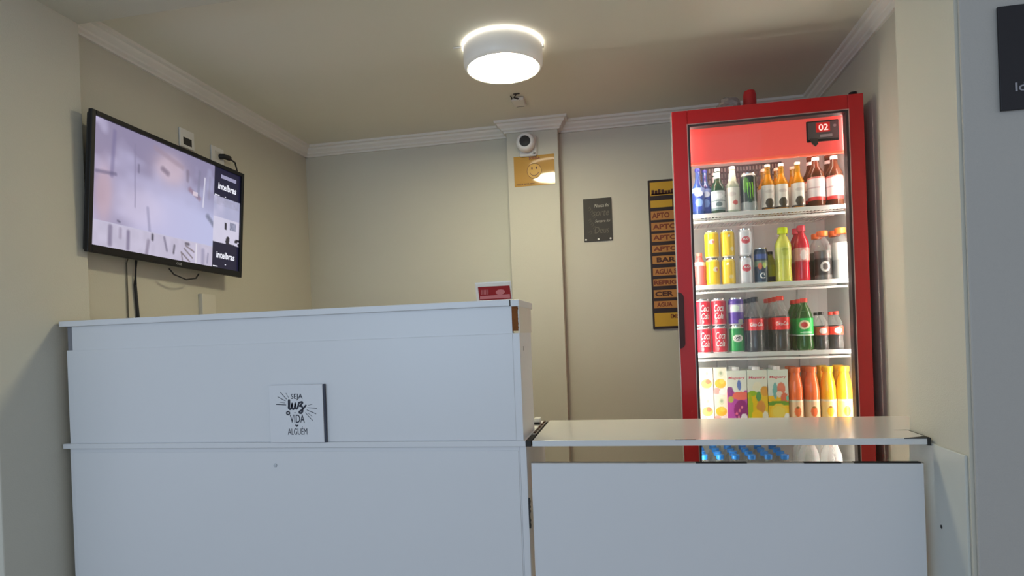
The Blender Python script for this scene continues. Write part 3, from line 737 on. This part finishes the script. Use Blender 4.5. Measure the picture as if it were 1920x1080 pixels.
capred = M('cap_red', (232, 58, 44)); capblack = M('cap_black', (28, 26, 26)); capor = M('cap_orange', (244, 120, 50)); caplime = M('cap_lime', (205, 225, 10))
capblue = M('cap_blue', (30, 130, 222)); cappink = M('cap_pink', (232, 64, 84)); capsil = mat('cap_silver', (.85, .82, .78), .25, metal=.4)
cola = mat('cola_liquid', (.012, .005, .004), .2); green_g = see('green_glass', (.02, .07, .02), .25, tint=(.3, .6, .25))
dgreen = see('dark_green_pet', (.05, .16, .04), .3, tint=(.4, .75, .35))
clear = see('clear_bottle', (.60, .63, .61), .93, edge=.34); amber = see('amber_glass', (.50, .30, .02), .75, tint=(1, .75, .2)); brown = see('brown_glass', (.16, .05, .02), .6, tint=(.6, .3, .15))
blueg = see('blue_glass', (.03, .08, .30), .2, tint=(.3, .4, .9)); pale = see('pale_green_glass', (.55, .62, .45), .4, tint=(.85, .95, .75))
GR_CAN = 'drink cans in the fridge'; GR_BOT = 'drink bottles in the fridge'; GR_CAR = 'juice cartons in the fridge'

CANRED = painter((214, 34, 52), [(.0, .04, (200, 200, 200)), (.96, 1, (205, 205, 205))], [(.44, .16, .02, .10, (235, 150, 150))])
def cola_can():
    return can(.0315, .117, CANRED, [('Coca', .030, .040, .078, WI, .35), ('Cola', .026, .036, .044, WI, .35)])
def purple_can():
    return can(.0315, .117, painter((92, 60, 160), [(0, .04, (205, 205, 205)), (.5, .80, (190, 186, 214))], [(.46, .64, .09, .13, (225, 240, 225)), (.52, .30, .10, .16, (84, 40, 150)), (.58, .12, .06, .10, (170, 190, 170)), (.55, .88, .08, .06, (70, 40, 140))]), [])
def green_can():
    return can(.0315, .117, painter((14, 146, 62), [(0, .04, (205, 205, 205)), (.93, 1, (200, 225, 205))], [(.5, .55, .11, .14, (235, 238, 225)), (.5, .55, .07, .09, (60, 60, 55))]), [('Gu', .016, .022, .064, WI, .2)])
def yellow_can(alt=0):
    bl = [(.50, .62, .06, .10, (250, 236, 214)), (.535, .60, .035, .05, (226, 140, 120))] if alt == 0 else [(.54, .3, .05, .08, (250, 230, 150)), (.47, .8, .03, .05, (250, 250, 240))]
    return can(.029, .118, painter((250, 208, 20), [(0, .04, (225, 215, 180)), (.94, 1, (250, 232, 120))], bl), [])
def silver_can():
    return can(.029, .118, painter((214, 216, 220), [(0, .04, (190, 190, 190))], [(.5, .60, .10, .14, (206, 70, 76))]), [('BUD', .008, .022, .074, WI, 0)])
def energy_can():
    def claw(t, r, h):
        b = MB(); m = M('claw_green', (140, 220, 40))
        for k, dx in enumerate((-.010, 0, .010)):
            pts = [(dx-.001, .125), (dx+.001, .105), (dx, .085), (dx+.002, .062-.006*(k == 1))]
            for i in range(3):
                for s_ in (0,):
                    w = .0028*(1-.2*i); (x0, z0), (x1, z1) = pts[i], pts[i+1]; R_ = r+.0006
                    w1 = .0028*(1-.2*(i+1)) if i < 2 else .0006
                    g = lambda x, z: (R_*math.sin(x/R_), -R_*math.cos(x/R_), z)
                    b.quad(g(x0-w, z0), g(x0+w, z0), g(x1+w1, z1), g(x1-w1, z1))
        b.build('claw_mark', m, t)
    return can(.033, .168, painter((26, 38, 24), [(0, .05, (190, 190, 190)), (.05, .26, (150, 156, 152)), (.95, 1, (210, 210, 200))], [(.42, .7, .07, .2, (74, 130, 34)), (.5, .45, .08, .22, (30, 62, 26))]), [], claw)
def small_can():
    return can(.028, .152, painter((36, 58, 84), [(0, .04, (140, 160, 170)), (.72, .86, (60, 84, 150)), (.5, .66, (120, 140, 110))], [(.45, .5, .05, .10, (196, 100, 60)), (.55, .52, .04, .09, (190, 210, 110)), (.5, .22, .2, .10, (24, 60, 84))]), [('e', .026, .022, .034, WI, 0)])
def cola_bottle(cap, big=True, wide=True):
    h, r = (.228, .0355) if big else (.156, .0265)
    lab = painter((226, 36, 40), [], [(.42, .55, .05, .16, (240, 120, 110))])
    if not big: lab = painter((235, 84, 60), [], [(.5, .5, .09, .35, (250, 225, 215))])
    return bottle(h, r, PET, clear, cap, r*.42, h*.075, (.41, .63, 1.005, lab), [('Coca-Cola', h*.07, r*1.5, h*.52, WI, .3)] if big else (), liquid=(.66, cola))
def guarana_bottle():
    lab = painter((36, 190, 84), [(0, .08, (220, 245, 220))], [(.46, .62, .10, .26, (238, 232, 190)), (.46, .62, .06, .16, (214, 60, 50)), (.5, .18, .12, .05, (200, 250, 210))])
    return bottle(.214, .034, PET, dgreen, capred, .0145, .016, (.30, .64, 1.01, lab), (), liquid=(.78, mat('green_liquid', (.05, .10, .03), .2)))
def crystal_label(c): return painter(c)

def put(o, name, label, cat, x, y, z, group, rz=0):
    o.name = name; o.location = (x, y, z); o.rotation_euler = (0, 0, rz); return tag(o, label, cat, group)
Y1 = 2.768
def X(px, sh): return {1: .393+(px-1340)*.002154, 2: .683+(px-1480)*.00214, 3: .393+(px-1350)*.002123, 4: .452+(px-1378)*.00211}[sh]
def col(proto, name, cat, px, sh, labels, group, dy=.075, y0=Y1, rz=0, jit=0):
    """front item and the ones standing behind it; labels from front to back"""
    for k, lb in enumerate(labels):
        o = proto if k == 0 else copy_tree(proto)
        put(o, name, lb, cat, X(px, sh)+(random.uniform(-jit, jit) if k else 0), y0+k*dy, SZ[sh-1]+.0005, group, rz+(.5*k))
def stack(make, name, px, sh, lbs, h, group, y0=Y1, rz=(0, 0)):
    for k, lb in enumerate(lbs):
        put(make(k), name, lb, 'can', X(px, sh), y0, SZ[sh-1]+.0005+k*h, group, rz[k])

# --- shelf 1
lab = painter((40, 60, 140), [(.8, 1, (150, 170, 230))], [(.5, .75, .12, .12, (225, 232, 250)), (.5, .35, .1, .18, (120, 150, 210))])
for k, (px, lb) in enumerate(((1310, 'blue glass bottle at the left end of the top shelf'), (1328, 'blue glass bottle second from the left on the top shelf'))):
    o = bottle(.205, .0255, BEER, blueg, M('cap_navy', (40, 44, 150)), .0115, .012, (.12, .60, 1.01, lab)) if k == 0 else copy_tree(o1)
    o1 = o; put(o, 'blue_bottle', lb, 'bottle', X(px, 1)-(.006 if k else .0), Y1+(.03 if k else 0)+.01, SZ[0]+.0005, GR_BOT)
lab = painter((196, 206, 206), [(0, .12, (120, 140, 140)), (.45, .52, (110, 130, 130))], [(.5, .72, .1, .14, (228, 234, 234)), (.5, .3, .08, .12, (90, 110, 110))])
col(bottle(.196, .0285, BEER, green_g, capsil, .0125, .012, (.10, .52, 1.01, lab), neckfoil=(.80, .93, .0122, .0112, capsil)), 'beer_bottle', 'bottle', 1347, 1,
    ('dark green beer bottle with silver label on the top shelf', 'green beer bottle standing behind the silver-labelled one on the top shelf'), GR_BOT)
lab = painter((232, 230, 216), [], [(.53, .32, .06, .10, (206, 90, 80)), (.45, .7, .1, .1, (214, 206, 196))])
col(bottle(.200, .0285, BEER, pale, M('cap_cream', (236, 234, 214)), .0125, .012, (.08, .56, 1.01, lab), neckfoil=(.66, .93, .0185, .0115, M('foil_pale', (226, 232, 206)))), 'pale_bottle', 'bottle', 1375, 1,
    ('pale green glass bottle with white label on the top shelf',), GR_BOT)
put(energy_can(), 'energy_drink_can', 'tall black can with green claw marks on the top shelf', 'can', X(1405, 1), Y1, SZ[0]+.0005, GR_CAN)
lab = painter((232, 228, 216), [(.0, .06, (70, 60, 50))], [(.5, .24, .10, .20, (66, 58, 44)), (.5, .72, .10, .08, (206, 200, 190))])
ab = bottle(.196, .0265, BEER, amber, M('cap_gold', (240, 220, 190)), .0115, .011, (.06, .56, 1.01, lab), liquid=(.80, mat('gold_liquid', srgb(226, 176, 20), .3)))
for px, lbs in ((1441, ('amber beer bottle right of the tall black can on the top shelf', 'amber beer bottle behind the first amber one on the top shelf')),
                (1466, ('middle one of the three amber beer bottles on the top shelf', 'amber beer bottle behind the middle amber one on the top shelf')),
                (1496, ('amber beer bottle just left of the brown bottles on the top shelf', 'amber beer bottle behind the rightmost amber one on the top shelf'))):
    col(ab if px == 1441 else copy_tree(ab), 'beer_bottle', 'bottle', px, 1, lbs, GR_BOT)
lab = painter((236, 226, 222), [(.0, .14, (206, 50, 50)), (.52, .56, (200, 170, 170)), (.94, 1, (214, 120, 110))], [])
bb_ = bottle(.236, .033, BEER, brown, M('cap_white', (240, 232, 228)), .0135, .012, (.13, .54, 1.01, lab), neckfoil=(.84, .90, .0145, .0140, M('foil_white', (244, 240, 236))), liquid=(.8, mat('brown_liquid', (.10, .03, .012), .2)))
for px, lbs in ((1529, ('brown bottle with white and red label second from the right on the top shelf', 'brown bottle behind the left white-labelled brown one on the top shelf')),
                (1562, ('brown bottle with white and red label at the right end of the top shelf', 'brown bottle behind the rightmost one on the top shelf'))):
    col(bb_ if px == 1529 else copy_tree(bb_), 'beer_bottle', 'bottle', px, 1, lbs, GR_BOT)

# --- shelf 2
lab = painter((236, 226, 220), [], [(.5, .5, .05, .2, (225, 150, 140))])
col(bottle(.142, .0265, PETS, M('pink_liquid', (214, 96, 92)), M('cap_rose', (226, 110, 96)), .0125, .013, (.48, .74, .97, lab)), 'pink_bottle', 'bottle', 1311, 2,
    ('short pink bottle with white label at the left end of the second shelf',), GR_BOT)
yc0, yc1 = yellow_can(0), yellow_can(1); sc = silver_can()
def cp(p):
    st = [True]
    def f(k):
        if st[0]: st[0] = False; return p
        return copy_tree(p)
    return f
stack(cp(yc0), 'drink_can', 1336, 2, ('yellow can at the bottom of the left yellow stack', 'yellow can on top of the left yellow stack'), .1185, GR_CAN, rz=(.35, -.1))
stack(cp(yc1), 'drink_can', 1366, 2, ('yellow can at the bottom of the stack beside the silver cans', 'yellow can on top of the stack beside the silver cans'), .1185, GR_CAN, rz=(0, .3))
put(copy_tree(yc0), 'drink_can', 'yellow can standing behind the left yellow stack', 'can', X(1338, 2)-.006, Y1+.095, SZ[1]+.0005, GR_CAN)
stack(cp(sc), 'drink_can', 1399, 2, ('silver can with red label at the bottom of the silver stack', 'silver can with red label on top of the silver stack'), .1185, GR_CAN)
put(small_can(), 'drink_can', 'single dark blue can with white letter e on the second shelf', 'can', X(1428, 2), Y1, SZ[1]+.0005, GR_CAN)
lab = painter((196, 200, 40), [(0, .3, (60, 62, 60))], [])
put(bottle(.14, .027, PETS, M('olive_liquid', (176, 180, 60)), capblack, .012, .012, (.1, .6, 1.01, lab)), 'olive_bottle', 'yellow green bottle behind the dark blue can and the lime bottle', 'bottle', X(1453, 2), Y1+.08, SZ[1]+.0005, GR_BOT)
lab = painter((206, 214, 110), [], [(.5, .8, .07, .1, (170, 178, 70)), (.5, .5, .06, .25, (190, 200, 80))])
col(bottle(.224, .0330, FITR, M('lime_liquid', (214, 218, 96), .15), caplime, .0205, .024, (.44, .66, 1.01, lab)), 'lime_drink_bottle', 'bottle', 1470, 2,
    ('lime yellow drink bottle with bright green cap on the second shelf',), GR_BOT)
lab = painter((226, 160, 150), [(.0, .1, (200, 50, 60))], [(.5, .5, .07, .35, (242, 226, 220))])
col(bottle(.228, .0300, FITR, M('red_liquid', (206, 36, 56), .15), cappink, .0165, .022, (.36, .62, 1.01, lab)), 'red_drink_bottle', 'bottle', 1504, 2,
    ('red drink bottle with pink cap on the second shelf', 'red drink bottle behind the pink-capped one on the second shelf'), GR_BOT)
lab = painter((44, 36, 36), [], [(.5, .5, .09, .32, (206, 206, 200)), (.5, .5, .055, .2, (80, 70, 70))])
col(bottle(.200, .0330, FITR, clear, capor, .0215, .020, (.12, .46, 1.01, lab), liquid=(.62, mat('grey_liquid', (.10, .085, .08), .2))), 'sports_drink_bottle', 'bottle', 1542, 2,
    ('dark labelled sports drink bottle with orange cap on the second shelf', 'sports drink bottle behind the dark labelled orange-capped one'), GR_BOT)
lab = painter((214, 216, 208), [], [(.5, .70, .09, .20, (240, 240, 236)), (.5, .70, .05, .12, (170, 172, 170))])
col(bottle(.208, .0345, FITR, clear, capor, .0225, .022, (.40, .74, 1.005, lab), liquid=(.6, mat('white_liquid', (.60, .62, .58), .3))), 'sports_drink_bottle', 'bottle', 1575, 2,
    ('pale sports drink bottle with orange cap at the right end of the second shelf', 'pale sports drink bottle behind the rightmost orange-capped one'), GR_BOT)

# --- shelf 3
rc = cp(cola_can())
stack(rc, 'drink_can', 1319, 3, ('red can at the bottom of the leftmost red stack', 'red can on top of the leftmost red stack'), .1175, GR_CAN, rz=(.15, .25))
stack(rc, 'drink_can', 1350, 3, ('red can at the bottom of the red stack beside the green can', 'red can on top of the red stack beside the purple can'), .1175, GR_CAN, rz=(0, -.1))
put(green_can(), 'drink_can', 'green can under the purple can on the third shelf', 'can', X(1383, 3), Y1, SZ[2]+.0005, GR_CAN)
put(purple_can(), 'drink_can', 'purple and silver can stacked on the green can', 'can', X(1383, 3), Y1, SZ[2]+.118, GR_CAN)
col(cola_bottle(capblack), 'cola_bottle', 'bottle', 1419, 3, ('cola bottle with black cap on the third shelf, tall', 'second cola bottle behind the tall black-capped one', 'third cola bottle at the back of the tall black-capped row'), GR_BOT, .08)
col(cola_bottle(capred), 'cola_bottle', 'bottle', 1467, 3, ('tall cola bottle with red cap on the third shelf', 'second tall cola bottle behind the red-capped one', 'third tall cola bottle in the red-capped row', 'cola bottle at the back of the tall red-capped row'), GR_BOT, .08)
col(guarana_bottle(), 'green_soda_bottle', 'bottle', 1511, 3, ('green soda bottle with red cap on the third shelf', 'second green soda bottle behind the front one', 'green soda bottle at the back of its row'), GR_BOT, .08)
col(cola_bottle(capblack, False), 'small_cola_bottle', 'bottle', 1542, 3, ('small cola bottle with black cap on the third shelf', 'small cola bottle behind the small black-capped one'), GR_BOT, .065)
col(cola_bottle(capred, False), 'small_cola_bottle', 'bottle', 1569, 3, ('small cola bottle with red cap at the right end of the third shelf', 'small cola bottle behind the small red-capped one'), GR_BOT, .065)

# --- shelf 4: cartons and juices
def carton(w, d, h, paint, cap, words=(), screw=True):
    t = bpy.data.objects.new('juice_carton', None); COL.objects.link(t)
    b = MB(); b.c = []; nu, nv = 30, 60
    sides = [((-w/2, -d/2), (w/2, -d/2)), ((w/2, -d/2), (w/2, d/2)), ((w/2, d/2), (-w/2, d/2)), ((-w/2, d/2), (-w/2, -d/2))]
    for s_, ((x0, y0), (x1, y1)) in enumerate(sides):
        n0 = len(b.v)
        for j in range(nv+1):
            for i in range(nu+1):
                u, v = i/nu, j/nv; b.v.append((x0+(x1-x0)*u, y0+(y1-y0)*u, h*v)); b.c.append(paint(u if s_ % 2 == 0 else u*.5, v))
        for j in range(nv):
            for i in range(nu): a = n0+j*(nu+1)+i; b.f.append((a, a+1, a+nu+2, a+nu+1))
    for z in (0, h):
        n0 = len(b.v); b.v += [(-w/2, -d/2, z), (w/2, -d/2, z), (w/2, d/2, z), (-w/2, d/2, z)]; b.c += [srgb(228, 232, 220)]*4; b.f.append((n0, n0+1, n0+2, n0+3))
    b.build('box', PRINT, t)
    if screw:
        MB().lathe([(0, h), (.0155, h), (.0155, h+.012), (.014, h+.014), (0, h+.014)], 20, (0, -d*.18, 0)).build('cap', cap, t, smooth=True)
    for s, hh_, ww, z, m, sh in words: text(s, hh_, ww, m, t, 0, -d/2, z, bold=.0003, shear=sh)
    return t
WC = M('cap_offwhite', (236, 232, 226)); GC = M('cap_grey', (70, 58, 54))
PKI = M('pink_ink', (222, 90, 100))
def small_carton(c1, c2):
    return carton(.054, .04, .118, painter((248, 240, 214), [(0, .30, (250, 236, 226))], [(.55, .78, .20, .12, (222, 224, 190)), (.55, .80, .10, .06, (170, 186, 150)), (.5, .42, .42, .17, c1), (.62, .50, .2, .09, c2), (.2, .16, .3, .12, (240, 170, 160)), (.62, .12, .25, .09, (255, 246, 238))]), WC, screw=False)
s1, s2 = cp(small_carton((236, 176, 100), (214, 120, 90))), cp(small_carton((244, 190, 60), (250, 212, 90)))
for k in range(2):
    put(s1(k), 'juice_carton', ('small juice box at the bottom of the leftmost stack', 'small juice box on top of the leftmost stack')[k], 'juice carton', X(1320, 4), Y1, SZ[3]+.0005+k*.1185, GR_CAR)
    put(s2(k), 'juice_carton', ('small juice box at the bottom of the stack beside the purple carton', 'small juice box on top of the stack beside the purple carton')[k], 'juice carton', X(1347, 4), Y1, SZ[3]+.0005+k*.1185, GR_CAR)
gh = .222; mg = [('Maguary', .013, .066, .190, PKI, .1)]
pr = painter((232, 236, 218), [(.0, .62, (196, 84, 176))], [(.60, .64, .28, .10, (232, 236, 218)), (.62, .72, .10, .10, (90, 120, 190)), (.70, .52, .45, .08, (244, 120, 100)), (.15, .60, .16, .10, (150, 70, 140)), (.7, .24, .38, .20, (150, 40, 120)), (.45, .18, .06, .03, (240, 120, 150)), (.6, .24, .06, .03, (240, 130, 150)), (.72, .30, .05, .03, (245, 150, 160)), (.55, .12, .05, .03, (245, 140, 170)), (.18, .45, .14, .06, (190, 190, 90)), (.82, .08, .18, .10, (244, 238, 240)), (.35, .02, .4, .04, (170, 150, 220))])
yg = painter((228, 232, 210), [(.0, .56, (236, 198, 20))], [(.5, .66, .24, .12, (238, 234, 200)), (.85, .60, .2, .10, (224, 160, 50)), (.55, .50, .14, .09, (90, 160, 90)), (.25, .56, .22, .05, (150, 190, 30)), (.12, .30, .12, .26, (176, 196, 30)), (.65, .30, .22, .12, (226, 150, 60)), (.45, .14, .28, .10, (250, 206, 30)), (.86, .10, .16, .12, (246, 240, 214))])
yo = painter((226, 234, 216), [(.0, .50, (246, 196, 36))], [(.35, .60, .12, .16, (120, 186, 176)), (.65, .64, .20, .12, (226, 126, 96)), (.55, .54, .16, .06, (244, 226, 200)), (.8, .46, .2, .10, (220, 110, 80)), (.5, .36, .6, .05, (110, 160, 50)), (.5, .20, .42, .16, (250, 214, 70)), (.5, .20, .30, .11, (248, 224, 100)), (.90, .06, .16, .12, (246, 244, 236)), (.95, .46, .06, .05, (120, 210, 180))])
for px, p, cc, lbs in ((1378, pr, WC, ('white carton with purple fruit picture beside the small juice boxes', 'carton behind the purple fruit one on the fourth shelf')),
                      (1417, yg, WC, ('middle carton with green and yellow fruit picture', 'carton behind the middle one on the fourth shelf')),
                      (1456, yo, WC, ('white carton with orange slice picture left of the juice bottles', 'carton behind the orange slice one on the fourth shelf'))):
    o = carton(.0800, .062, gh, p, cc, mg)
    put(o, 'juice_carton', lbs[0], 'juice carton', X(px, 4), Y1+.006, SZ[3]+.0005, GR_CAR)
    q = copy_tree(o); put(q, 'juice_carton', lbs[1], 'juice carton', X(px, 4)-.001, Y1+.082, SZ[3]+.0005, GR_CAR)
def juice(c, lc, n):
    lab = painter(lc, [(0, .05, (250, 236, 190)), (.9, 1, (236, 226, 196))], [(.5, .42, .07, .26, c), (.5, .62, .03, .06, (150, 110, 50))])
    return bottle(.222, .0305, JUICE, M('juice_'+n, c, .15), M('juicecap_'+n, tuple(int(v*.93) for v in c)), .0215, .020, (.05, .42, 1.008, lab), name='juice_bottle')
jr = juice((250, 120, 62), (246, 206, 160), 'red'); jy = juice((255, 196, 44), (252, 226, 150), 'orange')
for px, pr_, lbs in ((1491, jr, ('red orange juice bottle next to the cartons', 'juice bottle behind the red orange one next to the cartons')),
                    (1521, copy_tree(jr), ('red orange juice bottle beside the yellow juice bottle', 'juice bottle behind the second red orange one')),
                    (1551, jy, ('yellow orange juice bottle second from the right on the fourth shelf', 'juice bottle behind the second yellow one from the right')),
                    (1581, copy_tree(jy), ('yellow orange juice bottle at the right end of the fourth shelf', 'juice bottle behind the rightmost yellow one'))):
    col(pr_, 'juice_bottle', 'bottle', px, 4, lbs, GR_BOT)

# --- bottom shelf: water bottles
wlab = painter((150, 200, 235), [], [(.5, .5, .1, .3, (240, 246, 250))])
wb = bottle(.205, .030, WATER, clear, capblue, .0165, .017, (.30, .56, 1.005, wlab), name='water_bottle')
cols_ = ['left end', 'second from left', 'third from left', 'fourth from left', 'fifth from left', 'sixth from left', 'seventh from left']
rws = ['front row', 'second row', 'third row', 'fourth row']
first = True
for i in range(6):
    for j in range(4):
        o = wb if first else copy_tree(wb); first = False
        put(o, 'water_bottle', 'small water bottle with blue cap, %s, %s of the bottom shelf' % (cols_[i], rws[j]), 'bottle',
            .312+i*.0655+random.uniform(-.002, .002), 2.772+j*.075+random.uniform(-.003, .003), SZ[4]+.0005, GR_BOT)
cb_ = bottle(.28, .042, WATER, see('clear_bottle_big', (.80, .84, .82), .72), WC, .0155, .016, name='water_bottle')
first = True
for i, x in enumerate((.728, .816)):
    for j in range(2):
        o = cb_ if first else copy_tree(cb_); first = False
        put(o, 'water_bottle', 'large clear bottle, %s, %s at the right of the bottom shelf' % (('left one', 'right one')[i], ('front row', 'second row')[j]), 'bottle', x+.01, 2.785+j*.095, SZ[4]+.0005, GR_BOT)
